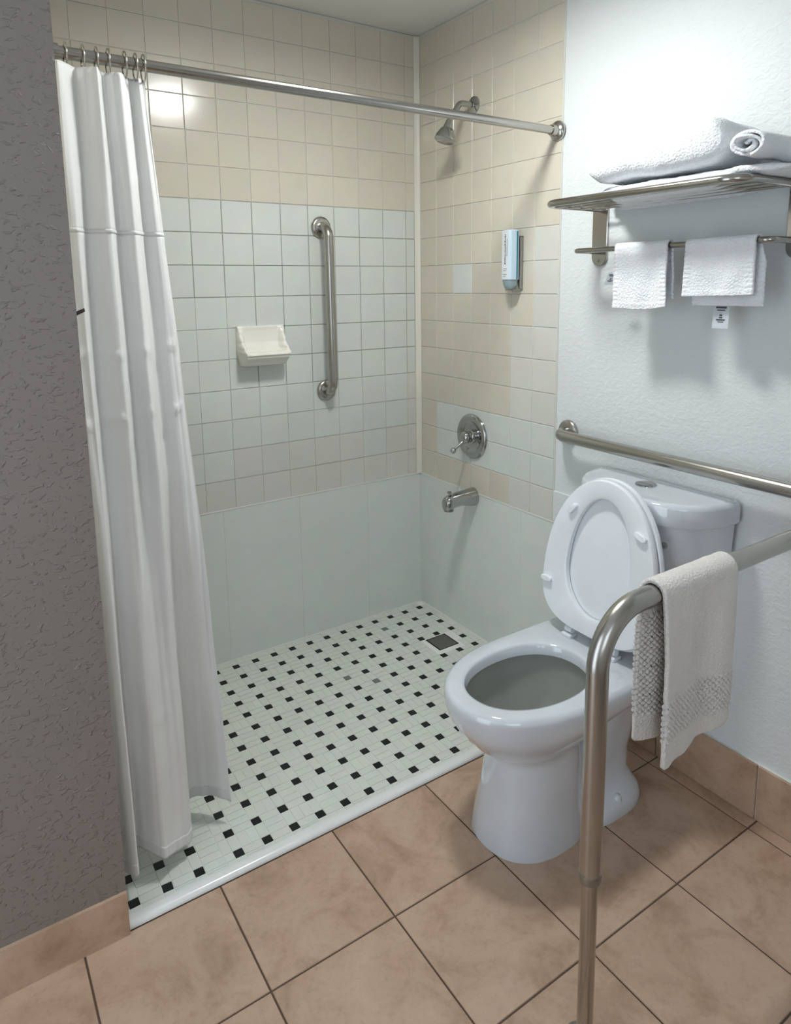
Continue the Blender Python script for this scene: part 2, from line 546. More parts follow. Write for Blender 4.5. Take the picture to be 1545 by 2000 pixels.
# ---- tan floor
fl = obj('floor', *box_vf(X_SIDE - 0.1, XR, Y_FRONT - 0.1, -0.90, ZF - 0.06, ZF - 0.0022), 'grout_tan')
tag(fl, 'tan stone look floor tiles with brown grout', 'floor', kind='structure')
xs = [XR - 0.001, -0.050] + [-0.350 - 0.3 * i for i in range(8)]
ys = [-0.9325, -1.235] + [-1.5415 - 0.305 * i for i in range(5)]
for xa, xb in zip(xs[:-1], xs[1:]):
    for ya, yb in zip(ys[:-1], ys[1:]):
        x1, x0 = xa, max(xb, X_SIDE)
        y1, y0 = ya, max(yb, Y_FRONT)
        if x1 - x0 < 0.02 or y1 - y0 < 0.02: continue
        if x1 <= XL and y1 > YL: y1 = min(y1, YL)
        gx = 0.004
        me = tile_mesh(x1 - x0 - gx, y1 - y0 - gx, 0.0085, 0.0014, 'floor_tile')
        put('floor_tile', me, fl, ((x0 + x1) / 2, (y0 + y1) / 2, ZF - 0.0085))

# ---- baseboard tiles
bb = obj('baseboard_right', *box_vf(-0.0035, XR - 0.001, Y_FRONT, -0.935, ZF, 0.1435), 'caulk')
tag(bb, 'tan tile baseboard along the right wall', 'baseboard', kind='structure')
yb_ = [-0.935, -1.228, -1.5345, -1.841, -2.147, -2.453, -2.759, Y_FRONT]
for a, b in zip(yb_[:-1], yb_[1:]):
    me = tile_mesh(a - b - 0.004, 0.156, 0.006, 0.0014, 'floor_tile')
    put('baseboard_tile', me, bb, (-0.0035, (a + b) / 2, ZF + 0.0785), ROT_RIGHT)
bl = obj('baseboard_left', *box_vf(X_SIDE, XL, YL - 0.008, YL, ZF, 0.094), 'floor_tile')
tag(bl, 'tan tile baseboard at the foot of the grey wall', 'baseboard', kind='structure')

# ---- shower floor mosaic
sf = obj('shower_floor', *box_vf(XL, XR, -0.905, TT, ZF - 0.05, -0.0012), 'grout_floor')
tag(sf, 'white mosaic shower floor dotted with small black squares', 'floor', kind='structure')
U0, P, V0, PV = 0.0438, 0.0759, 0.0470, 0.0755
D = 0.0252           # one inch module
xj = [U0 + P * j for j in range(16)] + [U0 + P * 15 + 0.0999 + P * j for j in range(3)]
yk = [V0 + PV * k for k in range(12)]
MT, MB, MG = 0.0013, 0.0002, 0.0017
DRN = (-0.1405, -0.3400, 0.0475)
def clash(x0, x1, y0, y1):
    return not (x1 < DRN[0] - DRN[2] or x0 > DRN[0] + DRN[2] or y1 < DRN[1] - DRN[2] or y0 > DRN[1] + DRN[2])
whites = []
def cell(x0, x1, y0, y1, mat='mosaic_white'):
    x0, x1 = sorted((x0, x1)); y0, y1 = sorted((y0, y1))
    x0 = max(x0, XL); x1 = min(x1, -0.002); y0 = max(y0, -0.904); y1 = min(y1, -0.002)
    if x1 - x0 < 0.006 or y1 - y0 < 0.006 or clash(x0, x1, y0, y1): return
    if mat == 'mosaic_white':
        whites.append((x0, x1, y0, y1))
    else:
        put('black_tile', tile_mesh(D - MG, D - MG, MT, MB, mat), sf, ((x0 + x1) / 2, (y0 + y1) / 2, -0.0012 + random.uniform(-0.0001, 0.0001)), (0, 0, random.uniform(-0.03, 0.03)))
faded = {(3, 1), (7, 4), (6, 5)}
for k in range(12):
    yc = -yk[k]
    ya, yb = yc + D / 2, yc - D / 2                       # dot band
    yn = -(yk[k + 1]) + D / 2 if k < 11 else -0.904       # start of next dot band
    for j in range(len(xj)):
        xc = -xj[j]
        xa, xb = xc + D / 2, xc - D / 2
        xn = -(xj[j + 1]) + D / 2 if j + 1 < len(xj) else XL
        cell(xb, xa, yb, ya, 'mosaic_faded' if (j, k) in faded else 'mosaic_black')
        if abs(xn - xb) > 0.07:                            # sheet seam: one extra column
            cell(xn + 0.0505, xb, yb, ya); cell(xn, xn + 0.0505, yb, ya)
            ym = (yn + yb) / 2
            cell(xn + 0.0505, xb, yn, yb)
            cell(xn, xn + 0.0505, ym, yb); cell(xn, xn + 0.0505, yn, ym)
        else:
            cell(xn, xb, yb, ya)
            if (j + k) % 2:
                ym = (yn + yb) / 2
                cell(xn, xb, ym, yb); cell(xn, xb, yn, ym)
            else:
                xm = (xn + xb) / 2
                cell(xm, xb, yn, yb); cell(xn, xm, yn, yb)
        cell(xb, xa, yn, yb)
    # edge strip along the right wall
    cell(-xj[0] + D / 2, -0.002, yb, ya); cell(-xj[0] + D / 2, -0.002, yn, yb)
# edge strip along the back wall
for j in range(len(xj)):
    xa, xb = -xj[j] + D / 2, -xj[j] - D / 2
    xn = -(xj[j + 1]) + D / 2 if j + 1 < len(xj) else XL
    cell(xb, xa, -yk[0] + D / 2, -0.002); cell(xn, xb, -yk[0] + D / 2, -0.002)
cx, cy = cam.location.x, cam.location.y
def near_key(t):
    x, y = (t[0] + t[1]) / 2, (t[2] + t[3]) / 2
    hidden = x < -1.24 or (x > -0.62 and y < -0.62 and x - y * -1.0 > -1.2 and x > -0.42)
    return (hidden, math.hypot(x - cx, y - cy))
whites.sort(key=near_key)
rest = []
for i, (x0, x1, y0, y1) in enumerate(whites):
    if i < 299:
        me = tile_mesh(x1 - x0 - MG, y1 - y0 - MG, MT, MB, 'mosaic_white')
        put('white_tile', me, sf, ((x0 + x1) / 2, (y0 + y1) / 2, -0.0012 + random.uniform(-0.00012, 0.00012)))
    else:
        v, f = tile_vf(x1 - x0 - MG, y1 - y0 - MG, MT, MB)
        rest.append(([(a + (x0 + x1) / 2, b + (y0 + y1) / 2, c - 0.0012 + (i % 7) * 0.00003) for a, b, c in v], f))
o = child(sf, 'white_tile_field', *join(*rest), 'mosaic_white')
o['kind'] = 'stuff'
# caulk line where floor meets the walls
child(sf, 'caulk_line', *join(box_vf(XL, 0, -0.004, TT - 0.001, -0.001, 0.0035), box_vf(-0.004, XR - 0.001, -0.903, -0.004, -0.001, 0.0035)), 'caulk')

# ================================================================== fixtures
# ---- floor drain
dr = thing('floor_drain', (DRN[0], DRN[1], 0), 'square grey metal drain cover in the mosaic floor near the corner', 'drain')
h = DRN[2] - 0.001
child(dr, 'frame', *join(box_vf(DRN[0] - h, DRN[0] + h, DRN[1] - h, DRN[1] - h + 0.004, -0.004, 0.0006), box_vf(DRN[0] - h, DRN[0] + h, DRN[1] + h - 0.004, DRN[1] + h, -0.004, 0.0006), box_vf(DRN[0] - h, DRN[0] - h + 0.004, DRN[1] - h, DRN[1] + h, -0.004, 0.0006), box_vf(DRN[0] + h - 0.004, DRN[0] + h, DRN[1] - h, DRN[1] + h, -0.004, 0.0006)), 'rubber')
child(dr, 'cover', *bevel_vf(box_vf(DRN[0] - h + 0.005, DRN[0] + h - 0.005, DRN[1] - h + 0.007, DRN[1] + h - 0.005, -0.003, 0.0012), 0.0008), 'drain')

def flange(root, pos, axis, r=0.04, mat='steel'):
    v, f = lathe_vf([(0.0, r), (0.006, r), (0.010, r * 0.94), (0.013, r * 0.80), (0.0135, r * 0.5), (0.0135, 0.001)], pos, axis, 36, True)
    return child(root, 'flange', v, f, mat, True, 35)

# ---- vertical grab bar in the shower
gb = thing('grab_bar', (-0.448, 0, 0.9956), 'vertical stainless grab bar on the back shower wall beside the soap dish', 'grab bar', 'stainless grab bars')
A, B = (-0.450, 0, 1.612), (-0.4465, 0, 0.9965)
so = -0.060
child(gb, 'bar', *tube_vf(fillet([A, (A[0], so, A[2]), (B[0], so, B[2]), B], 0.043, 10), 0.0188, 24), 'steel', True, 60)
flange(gb, A, (0, -1, 0)); flange(gb, B, (0, -1, 0))

# ---- horizontal grab bar behind the toilet
gx = 0.005
gb2 = thing('grab_bar', (0, -0.835, 0.915), 'long horizontal stainless grab bar on the white wall behind the toilet tank', 'grab bar', 'stainless grab bars')
A, B = (gx, -0.838, 0.916), (gx, -1.752, 0.912)
child(gb2, 'bar', *tube_vf(fillet([A, (-0.058, A[1], A[2]), (-0.058, B[1], B[2]), B], 0.043, 10), 0.0188, 24), 'steel', True, 60)
flange(gb2, A, (-1, 0, 0)); flange(gb2, B, (-1, 0, 0))

# ---- floor mounted grab bar beside the toilet
BX, BY, BZ = -0.806, -1.66, 0.846
gb3 = thing('grab_bar', (BX, BY, ZF), 'stainless grab bar bent down to a floor post, a towel hung over it', 'grab bar', 'stainless grab bars')
child(gb3, 'bar', *tube_vf(fillet([(gx, BY, BZ), (BX, BY, BZ), (BX, BY, 0.352)], 0.098, 14), 0.0192, 28), 'steel', True, 60)
flange(gb3, (gx, BY, BZ), (-1, 0, 0), 0.042)
child(gb3, 'collar', *lathe_vf([(0, 0.0155), (0, 0.0198), (0.004, 0.0206), (0.013, 0.0206), (0.016, 0.0200), (0.016, 0.0155)], (BX, BY, 0.344), (0, 0, 1), 28, False), 'steel_dark', True, 40)
child(gb3, 'inner_leg', *tube_vf([(BX, BY, 0.350), (BX, BY, ZF + 0.008)], 0.0148, 24), 'polished', True, 60)
child(gb3, 'foot_plate', *lathe_vf([(0, 0.040), (0.006, 0.040), (0.010, 0.034), (0.014, 0.022), (0.03, 0.019), (0.03, 0.0145)], (BX, BY, ZF), (0, 0, 1), 36, True), 'steel', True, 35)

# ---- soap dish
sd = thing('soap_dish', (-0.712, 0, 1.1175), 'cream ceramic soap dish on the back shower wall', 'soap dish')
SX0, SX1, SZ0, SZ1 = -0.7975, -0.622, 1.1175, 1.2575
def interp(tab, t):
    for (a, va), (b, vb) in zip(tab[:-1], tab[1:]):
        if t <= b:
            k = (t - a) / (b - a) if b > a else 0
            k = max(0, min(1, k)); k = k * k * (3 - 2 * k)
            return va + (vb - va) * k
    return tab[-1][1]
outer = [(0, 0.050), (0.008, 0.060), (0.032, 0.079), (0.040, 0.085), (0.046, 0.084), (0.060, 0.066), (0.085, 0.040), (0.115, 0.025), (0.132, 0.018), (0.14, 0.011)]
inner = [(0, 0.050), (0.008, 0.060), (0.032, 0.079), (0.040, 0.085), (0.046, 0.080), (0.052, 0.045), (0.060, 0.024), (0.085, 0.014), (0.125, 0.012), (0.134, 0.0125), (0.14, 0.011)]
nx, nz = 48, 64
V, Fc = [], []
for i in range(nz + 1):
    t = i / nz
    z = t * (SZ1 - SZ0)
    for j in range(nx + 1):
        s = j / nx
        e = min(s, 1 - s) * (SX1 - SX0)
        k = max(0, min(1, (e - 0.010) / 0.016)); k = k * k * (3 - 2 * k)
        d = interp(outer, z) * (1 - k) + interp(inner, z) * k
        d *= 1 - 0.12 * max(0, 1 - e / 0.004) ** 2
        inset = 0.010 * max(0, (0.05 - z) / 0.05) * (2 * s - 1)
        V.append((SX0 + s * (SX1 - SX0) - inset, -d, SZ0 + z))
nb = len(V)
for i in range(nz + 1):
    for j in (0, nx):
        x = V[i * (nx + 1) + j]
        V.append((x[0] + (-0.003 if j == 0 else 0.003), -0.0003, x[2]))
for i in range(nz):
    for j in range(nx):
        a = i * (nx + 1) + j
        Fc.append((a, a + 1, a + nx + 2, a + nx + 1))
    Fc.append((i * (nx + 1), (i + 1) * (nx + 1), nb + 2 * (i + 1), nb + 2 * i))
    Fc.append((i * (nx + 1) + nx, nb + 2 * i + 1, nb + 2 * (i + 1) + 1, (i + 1) * (nx + 1) + nx))
Fc.append(tuple([nb] + list(range(0, nx + 1)) + [nb + 1]))
Fc.append(tuple([nb + 2 * nz] + [nz * (nx + 1) + j for j in range(nx + 1)] + [nb + 2 * nz + 1]))
child(sd, 'dish', V, Fc, 'dish', True, 48)

# ---- shower valve
sv = thing('shower_valve', (0, -0.350, 0.8152), 'round chrome shower valve with lever handle on the tiled right wall', 'shower valve')
VO = (0, -0.350, 0.8155)
child(sv, 'escutcheon', *lathe_vf([(0, 0.0875), (0.004, 0.0872), (0.009, 0.083), (0.012, 0.075), (0.012, 0.066), (0.008, 0.058), (0.003, 0.052), (0.002, 0.030), (0.002, 0.001)], VO, (-1, 0, 0), 56), 'chrome', True, 50)
child(sv, 'stem', *lathe_vf([(0.001, 0.028), (0.010, 0.027), (0.013, 0.022), (0.022, 0.021), (0.024, 0.018)], VO, (-1, 0, 0), 32), 'chrome', True, 40)
child(sv, 'knob', *lathe_vf([(0.022, 0.015), (0.025, 0.020), (0.031, 0.0235), (0.041, 0.0235), (0.048, 0.019), (0.052, 0.011), (0.0535, 0.001)], VO, (-1, 0, 0), 32), 'chrome', True, 40)
child(sv, 'lever', *tube_vf([(-0.036, -0.350, 0.806), (-0.058, -0.347, 0.790), (-0.082, -0.3415, 0.772)], [0.0075, 0.006, 0.0055], 14), 'chrome', True, 60)
bm = bmesh.new(); bmesh.ops.create_uvsphere(bm, u_segments=20, v_segments=12, radius=0.0115)
V = [v.co + Vector((-0.086, -0.3405, 0.7685)) for v in bm.verts]; Fc = [tuple(v.index for v in f.verts) for f in bm.faces]; bm.free()
child(sv, 'lever_ball', V, Fc, 'chrome', True)

# ---- tub spout
sp = thing('tub_spout', (0, -0.360, 0.578), 'chrome tub spout with diverter knob low on the right wall', 'spout')
rings = []
for (x, zc, ry, rz, dn) in [(0.0, 0.577, 0.033, 0.036, 0), (-0.010, 0.577, 0.033, 0.036, 0), (-0.040, 0.579, 0.029, 0.031, 0), (-0.075, 0.580, 0.0275, 0.0285, 0), (-0.105, 0.5795, 0.0262, 0.0262, 0.004), (-0.118, 0.578, 0.0258, 0.0252, 0.010), (-0.132, 0.5755, 0.0242, 0.0232, 0.011), (-0.1405, 0.5725, 0.020, 0.019, 0.009), (-0.1455, 0.570, 0.012, 0.012, 0.007)]:
    ring = []
    for k in range(28):
        a = 2 * math.pi * k / 28
        y, z = math.cos(a) * ry, math.sin(a) * rz
        if z < 0: z -= dn * min(1, -z / rz * 1.3)
        ring.append((x, -0.360 + y, zc + z))
    rings.append(ring)
child(sp, 'body', *loft_vf(rings), 'chrome', True, 50)
child(sp, 'outlet', *lathe_vf([(0, 0.0185), (0.008, 0.0185), (0.008, 0.015), (0.002, 0.014)], (-0.123, -0.360, 0.549), (0, 0, -1), 24), 'steel_dark', True, 40)
child(sp, 'diverter_knob', *lathe_vf([(0, 0.004), (0.010, 0.004), (0.011, 0.0085), (0.016, 0.009), (0.018, 0.006)], (-0.120, -0.360, 0.600), (0, 0, 1), 18), 'chrome', True, 40)

# ---- shower head
sh = thing('overhead_shower', (0, -0.350, 2.03), 'chrome shower head and arm high on the tiled right wall', 'shower head')
child(sh, 'arm', *tube_vf(fillet([(0, -0.350, 2.03), (-0.065, -0.350, 2.03), (-0.118, -0.350, 1.955)], 0.03, 8), 0.0105, 18), 'chrome', True, 60)
child(sh, 'wall_cap', *lathe_vf([(0, 0.031), (0.004, 0.030), (0.010, 0.020), (0.012, 0.011)], (0, -0.350, 2.03), (-1, 0, 0), 30), 'chrome', True, 40)
ax = Vector((-0.30, 0, -0.95)).normalized()
hp = Vector((-0.112, -0.350, 1.962))
child(sh, 'head', *lathe_vf([(0, 0.012), (0.012, 0.015), (0.026, 0.017), (0.030, 0.024), (0.055, 0.036), (0.068, 0.038), (0.071, 0.034), (0.070, 0.001)], hp, ax, 32), 'chrome', True, 40)

# ---- curtain rod
RY, RZ = -0.762, 1.868
cr = thing('curtain_rod', (0, RY, RZ), 'straight steel curtain rod across the shower opening', 'curtain rod')
child(cr, 'tube', *tube_vf([(XR - 0.004, RY, RZ), (XL + 0.002, RY, RZ)], 0.0127, 24), 'polished', True, 60)
for px, ax in ((0.0, (-1, 0, 0)), (XL + 0.001, (1, 0, 0))):
    child(cr, 'end_flange', *lathe_vf([(0, 0.031), (0.004, 0.031), (0.010, 0.027), (0.014, 0.018), (0.032, 0.016), (0.032, 0.0128)], (px, RY, RZ), ax, 32), 'polished', True, 35)

# ---- shower curtain
top = [(-1.452, -0.800), (-1.428, -0.806), (-1.394, -0.780), (-1.362, -0.801), (-1.342, -0.766), (-1.312, -0.785), (-1.284, -0.748), (-1.267, -0.763), (-1.252, -0.744)]
mid = [(-1.452, -0.835), (-1.426, -0.848), (-1.404, -0.804), (-1.356, -0.828), (-1.330, -0.782), (-1.290, -0.801), (-1.258, -0.742), (-1.222, -0.752), (-1.193, -0.736)]
bot = [(-1.452, -0.840), (-1.421, -0.888), (-1.404, -0.800), (-1.360, -0.852), (-1.325, -0.838), (-1.276, -0.806), (-1.262, -0.690), (-1.203, -0.705), (-1.160, -0.775)]
def catmull(P, t):
    n = len(P) - 1
    i = min(int(t * n), n - 1); f = t * n - i
    p = [Vector(P[max(0, min(n, i + k))]) for k in (-1, 0, 1, 2)]
    return 0.5 * ((2 * p[1]) + (p[2] - p[0]) * f + (2 * p[0] - 5 * p[1] + 4 * p[2] - p[3]) * f * f + (-p[0] + 3 * p[1] - 3 * p[2] + p[3]) * f ** 3)
def curtain_pt(u, z):
    if z > 0.95:
        k = (1.84 - z) / 0.89
        P0, P1 = top, mid
    else:
        k = (0.95 - z) / 0.89
        P0, P1 = mid, bot
    a, b = catmull(P0, u), catmull(P1, u)
    p = a.lerp(b, k)
    # a few crossing packing creases and soft wrinkles
    dy = 0.0
    for zc, amp in ((1.512, 0.0030), (1.118, 0.0075), (1.26, 0.005), (1.63, 0.003), (0.40, 0.003)):
        d = (z - zc - 0.006 * math.sin(u * 17 + zc * 9)) / 0.008
        dy -= amp * math.exp(-d * d) * (0.5 + 0.5 * math.sin(u * 23 + zc * 40))
    dy += 0.004 * noise.noise(Vector((u * 16, z * 3.5, 1.3)))
    dy += 0.0050 * noise.noise(Vector((u * 26, z * 0.9, 4.1))) + 0.0006 * noise.noise(Vector((u * 60, z * 2.2, 9.4)))
    dx = 0.0025 * noise.noise(Vector((u * 9, z * 4.0, 7.7)))
    return Vector((p.x + dx, p.y + dy, z))
def hem_z(u):
    return 0.052 + 0.014 * math.sin(u * 7.0 + 0.4) + 0.012 * (1 - u)
sc_ = thing('shower_curtain', (-1.36, RY, 0.05), 'white shower curtain bunched up in folds beside the grey wall', 'curtain')
NU = 190
def strip(z_from, z_to, nv, name, mat, par=sc_, off=0.0):
    V, Fc = [], []
    for i in range(nv + 1):
        for j in range(NU + 1):
            u = j / NU
            za = z_from(u) if callable(z_from) else z_from
            zb = z_to(u) if callable(z_to) else z_to
            q = curtain_pt(u, za + (zb - za) * i / nv)
            V.append(q + Vector((0, -off, 0)))
    for i in range(nv):
        for j in range(NU):
            a = i * (NU + 1) + j
            Fc.append((a, a + 1, a + NU + 2, a + NU + 1))
    return child(par, name, V, Fc, mat, True)
up = strip(1.84, 1.515, 40, 'upper_panel', 'curtain_sheer')
lo = strip(1.515, hem_z, 150, 'lower_panel', 'curtain')
for o in (up, lo):
    md = o.modifiers.new('thickness', 'SOLIDIFY'); md.thickness = 0.0007; md.offset = 0
hm = strip(lambda u: hem_z(u) + 0.028, lambda u: hem_z(u) - 0.001, 6, 'hem', 'curtain', off=0.0006)
md = hm.modifiers.new('thickness', 'SOLIDIFY'); md.thickness = 0.0016; md.offset = 0
sm = strip(1.519, 1.511, 2, 'seam', 'curtain', off=0.0007)
md = sm.modifiers.new('thickness', 'SOLIDIFY'); md.thickness = 0.0012; md.offset = 0
for u in (0.06, 0.19, 0.31, 0.44, 0.56, 0.69, 0.81, 0.94):
    q = curtain_pt(u, 1.83)
    pts = [(q.x, RY + 0.021 * math.sin(a), RZ - 0.006 + 0.027 * math.cos(a)) for a in [2 * math.pi * k / 24 for k in range(25)]]
    child(sc_, 'ring', *tube_vf(pts, 0.0018, 8, False), 'polished', True)

# ---- peg at the wall edge
pg = thing('wall_peg', (XL, YL, 1.35), 'small dark brown peg poking past the edge of the grey wall', 'peg')
child(pg, 'peg', *bevel_vf(([(-1.4572, YL + 0.006, 1.3455), (-1.4572, YL + 0.012, 1.3455), (-1.4405, YL + 0.012, 1.3535), (-1.4405, YL + 0.006, 1.3535), (-1.4572, YL + 0.006, 1.3535), (-1.4572, YL + 0.012, 1.3535), (-1.4415, YL + 0.012, 1.3600), (-1.4415, YL + 0.006, 1.3600)], [(0, 3, 2, 1), (4, 5, 6, 7), (0, 1, 5, 4), (1, 2, 6, 5), (2, 3, 7, 6), (3, 0, 4, 7)]), 0.0008), 'peg')

# ---- soap dispenser
sdp = thing('soap_dispenser', (0, -0.592, 1.375), 'pale blue and white soap bottle in a steel wall bracket in the shower', 'soap dispenser')
child(sdp, 'bracket', *join(bevel_vf(box_vf(-0.0035, 0.0, -0.6165, -0.565, 1.374, 1.556), 0.0012), bevel_vf(box_vf(-0.012, -0.003, -0.612, -0.609, 1.378, 1.552), 0.0008), bevel_vf(box_vf(-0.040, -0.003, -0.611, -0.570, 1.374, 1.3775), 0.001)), 'polished')
def rbox_ring(x0, x1, y0, y1, z, r, n=5):
    out = []
    for (cx_, cy_, a0) in ((x1 - r, y1 - r, 0), (x0 + r, y1 - r, R90), (x0 + r, y0 + r, 2 * R90), (x1 - r, y0 + r, 3 * R90)):
        for k in range(n + 1):
            a = a0 + R90 * k / n
            out.append((cx_ + r * math.cos(a), cy_ + r * math.sin(a), z))
    return out
bx0, bx1, by0, by1 = -0.0600, -0.0135, -0.6150, -0.5690
body = child(sdp, 'bottle', *loft_vf([rbox_ring(bx0 + i, bx1 - i, by0 + i, by1 - i, z, 0.011) for z, i in ((1.4105, 0.0), (1.5705, 0.0), (1.5745, 0.0015), (1.5765, 0.005))]), 'bottle', True, 40)
child(body, 'front_label', *loft_vf([rbox_ring(bx0 - 0.0004, bx0 + 0.018, by0 + 0.004, by1 + 0.0004, z, 0.008) for z in (1.413, 1.573)]), 'bottle_white', True, 40)
child(body, 'teal_edge', *bevel_vf(box_vf(bx1 - 0.017, bx1 - 0.0105, by0 - 0.0006, by0 + 0.006, 1.4115, 1.571), 0.0005), 'teal')
inkv = []
random.seed(3)
z = 1.560
while z > 1.460:
    hgt = random.choice((0.003, 0.004, 0.0025))
    inkv.append(box_vf(bx0 - 0.0009, bx0 - 0.0003, -0.5935, -0.5935 + random.choice((0.004, 0.0055)), z - hgt, z)); z -= hgt + 0.0022
z = 1.545
while z > 1.490:
    inkv.append(box_vf(bx0 - 0.0009, bx0 - 0.0003, -0.6015, -0.5990, z - 0.0018, z)); z -= 0.0034
for zz, w in ((1.447, 0.018), (1.441, 0.014), (1.428, 0.016), (1.422, 0.011)):
    inkv.append(box_vf(bx0 - 0.0009, bx0 - 0.0003, -0.583 - w, -0.583, zz - 0.0012, zz))
child(body, 'print', *join(*inkv), 'ink')
child(sdp, 'pump_end', *loft_vf([rbox_ring(bx0 + i, bx1 - i, by0 + i, by1 - i, z, 0.010) for z, i in ((1.3790, 0.010), (1.3815, 0.007), (1.392, 0.004), (1.4100, 0.002))]), 'liquid', True, 40)

# ================================================================== towel rack
tr = thing('towel_rack', (0, -1.235, 1.445), 'stainless towel shelf with a hanging bar on the white wall', 'towel rack')
YA, YB2 = -0.944, -1.528
ZS = 1.6135
WX = 0.005
for yy in (YA, YB2):
    # rounded wall plate
    pl = []
    for k in range(13):
        a = math.pi + math.pi * k / 12
        pl.append((math.cos(a) * 0.0285, 1.474 + math.sin(a) * 0.0285))
    pl += [(0.0285, 1.622), (-0.0285, 1.622)]
    rr = [[(WX - d, yy + p[0] * s, 1.474 + (p[1] - 1.474) * s) for p in pl] for d, s in ((0, 1.0), (0.007, 1.0), (0.009, 0.93))]
    plate = child(tr, 'wall_plate', *loft_vf(rr), 'polished', True, 30)
    child(plate, 'screw', *lathe_vf([(0.0, 0.0045), (0.0015, 0.0042), (0.002, 0.001)], (WX - 0.009, yy, 1.462), (-1, 0, 0), 14), 'steel_dark', True, 40)
FX = -0.243
rail = fillet([(WX, YA, ZS), (FX, YA, ZS), (FX, YB2, ZS), (WX, YB2, ZS)], 0.055, 10)
child(tr, 'shelf_rail', *tube_vf(rail, 0.0098, 20), 'polished', True, 60)
for i, x in enumerate((-0.192, -0.142, -0.092, -0.042)):
    child(tr, 'shelf_rod', *tube_vf([(x, YA - 0.004, ZS - 0.003), (x, YB2 + 0.004, ZS - 0.003)], 0.0042, 12), 'polished', True, 60)
TX, TZ = -0.112, 1.4885
child(tr, 'towel_bar', *tube_vf(fillet([(WX, YA, TZ), (TX, YA, TZ), (TX, YB2, TZ), (WX, YB2, TZ)], 0.022, 8), 0.0075, 18), 'polished', True, 60)

# ---- folded bath towels on the shelf
def folded_towel(label, y0, y1, x0, x1, z0, z1, layers, seed, tilt=0.0, sag=0.0, end_skew=0.0):
    root = thing('bath_towel', ((x0 + x1) / 2, (y0 + y1) / 2, z0), label, 'towel', 'folded towels on the rack shelf')
    V, Fc = [], []
    lv = (z1 - z0) / layers
    for l in range(layers):
        a, b = z0 + l * lv, z0 + (l + 1) * lv
        rings = []
        ny, nc = 46, 40
        yy0 = y0
        for i in range(ny + 1):
            t = i / ny
            y = yy0 + (y1 - yy0) * t
            # rounded ends
            e = min(t, 1 - t) * abs(y1 - yy0)
            RE = 0.055
            k = max(0.10, 1 - (1 - min(1, e / RE)) ** 2) ** 0.5
            ring = []
            for j in range(nc):
                an = 2 * math.pi * j / nc
                c, s = math.cos(an), math.sin(an)
                px = math.copysign(abs(c) ** (2 / 5.0), c)
                pz = math.copysign(abs(s) ** (2 / 3.2), s)
                x = (x0 + x1) / 2 + (x1 - x0) / 2 * px * (0.80 + 0.20 * k)
                zc = (a + b) / 2
                zz = zc + (b - a) / 2 * 1.04 * pz * k - (b - a) * 0.10 * (1 - k)
                n1 = noise.noise(Vector((x * 14 + seed, y * 11, l * 3.1))) * 0.0065
                n2 = noise.noise(Vector((x * 60, y * 60 + seed, zz * 60))) * 0.0022
                zz += tilt * (y - (y0 + y1) / 2) - sag * math.sin(math.pi * t) * (1 if s < 0 else 0.6)
                ring.append(Vector((x + n1 * 0.8 + n2 * px, y + n2 + end_skew * (x - x0) * (1 - t), zz + n1 + n2 * pz)))
            rings.append(ring)
        child(root, 'layer', *loft_vf(rings), 'towel', True)
    return root
lt = folded_towel('lower folded white towel resting on the rack shelf rods', -1.125, -1.600, -0.212, -0.016, 1.6215, 1.643, 1, 1.0, end_skew=0.75)
folded_towel('upper plump folded white towel on top of the rack stack', -1.085, -1.470, -0.240, -0.030, 1.6510, 1.755, 1, 5.0)
# soft underside of the lower towel sinking between the shelf rods
for lobe, (xc, hwid, drop) in enumerate(((-0.2145, 0.0165, 0.026), (-0.167, 0.0195, 0.022), (-0.117, 0.0195, 0.020), (-0.067, 0.0195, 0.020), (-0.020, 0.0165, 0.024))):
    rings = []
    ys0 = -1.147 + (xc + 0.2145) * 0.80
    for i in range(41):
        t = i / 40
        y = ys0 + (-1.490 - ys0) * t
        dz = drop * min(1, (t * 8) ** 0.5) * min(1, ((1 - t) * 5) ** 0.5) * (1 - 0.25 * t) + 0.0015
        rings.append([Vector((xc + hwid * math.cos(a), y, 1.6230 + (0.006 * math.sin(a) if math.sin(a) > 0 else dz * math.sin(a)) + 0.0018 * noise.noise(Vector((y * 24, a, lobe))))) for a in [2 * math.pi * k / 20 for k in range(20)]])
    child(lt, 'underside_bulge', *loft_vf(rings), 'towel', True)
rt = thing('bath_towel', (-0.12, -1.545, 1.668), 'loosely rolled white towel at the right end of the rack stack', 'towel', 'folded towels on the rack shelf')
V, Fc = [], []
rings = []
turns, nst = 2.6, 110
for side in (0,):
    for i in range(nst + 1):
        t = i / nst
        a = t * turns * 2 * math.pi + 0.6
        r = 0.006 + 0.023 * t
        cxy = (-1.528 + r * 1.55 * math.cos(a), 1.6800 + r * 0.95 * math.sin(a))
        ring = []
        for j in range(17):
            x = -0.242 + 0.21 * j / 16
            nn = noise.noise(Vector((x * 16, a * 0.5, 3.0))) * 0.006
            ring.append(Vector((x + 0.010 * math.sin(a * 0.7), cxy[0] + nn, cxy[1] + nn)))
        rings.append(ring)
v, f = loft_vf(rings, False, False, closed=False)
o = child(rt, 'rolled_cloth', v, f, 'towel', True)
md = o.modifiers.new('thickness', 'SOLIDIFY'); md.thickness = 0.0065; md.offset = 0

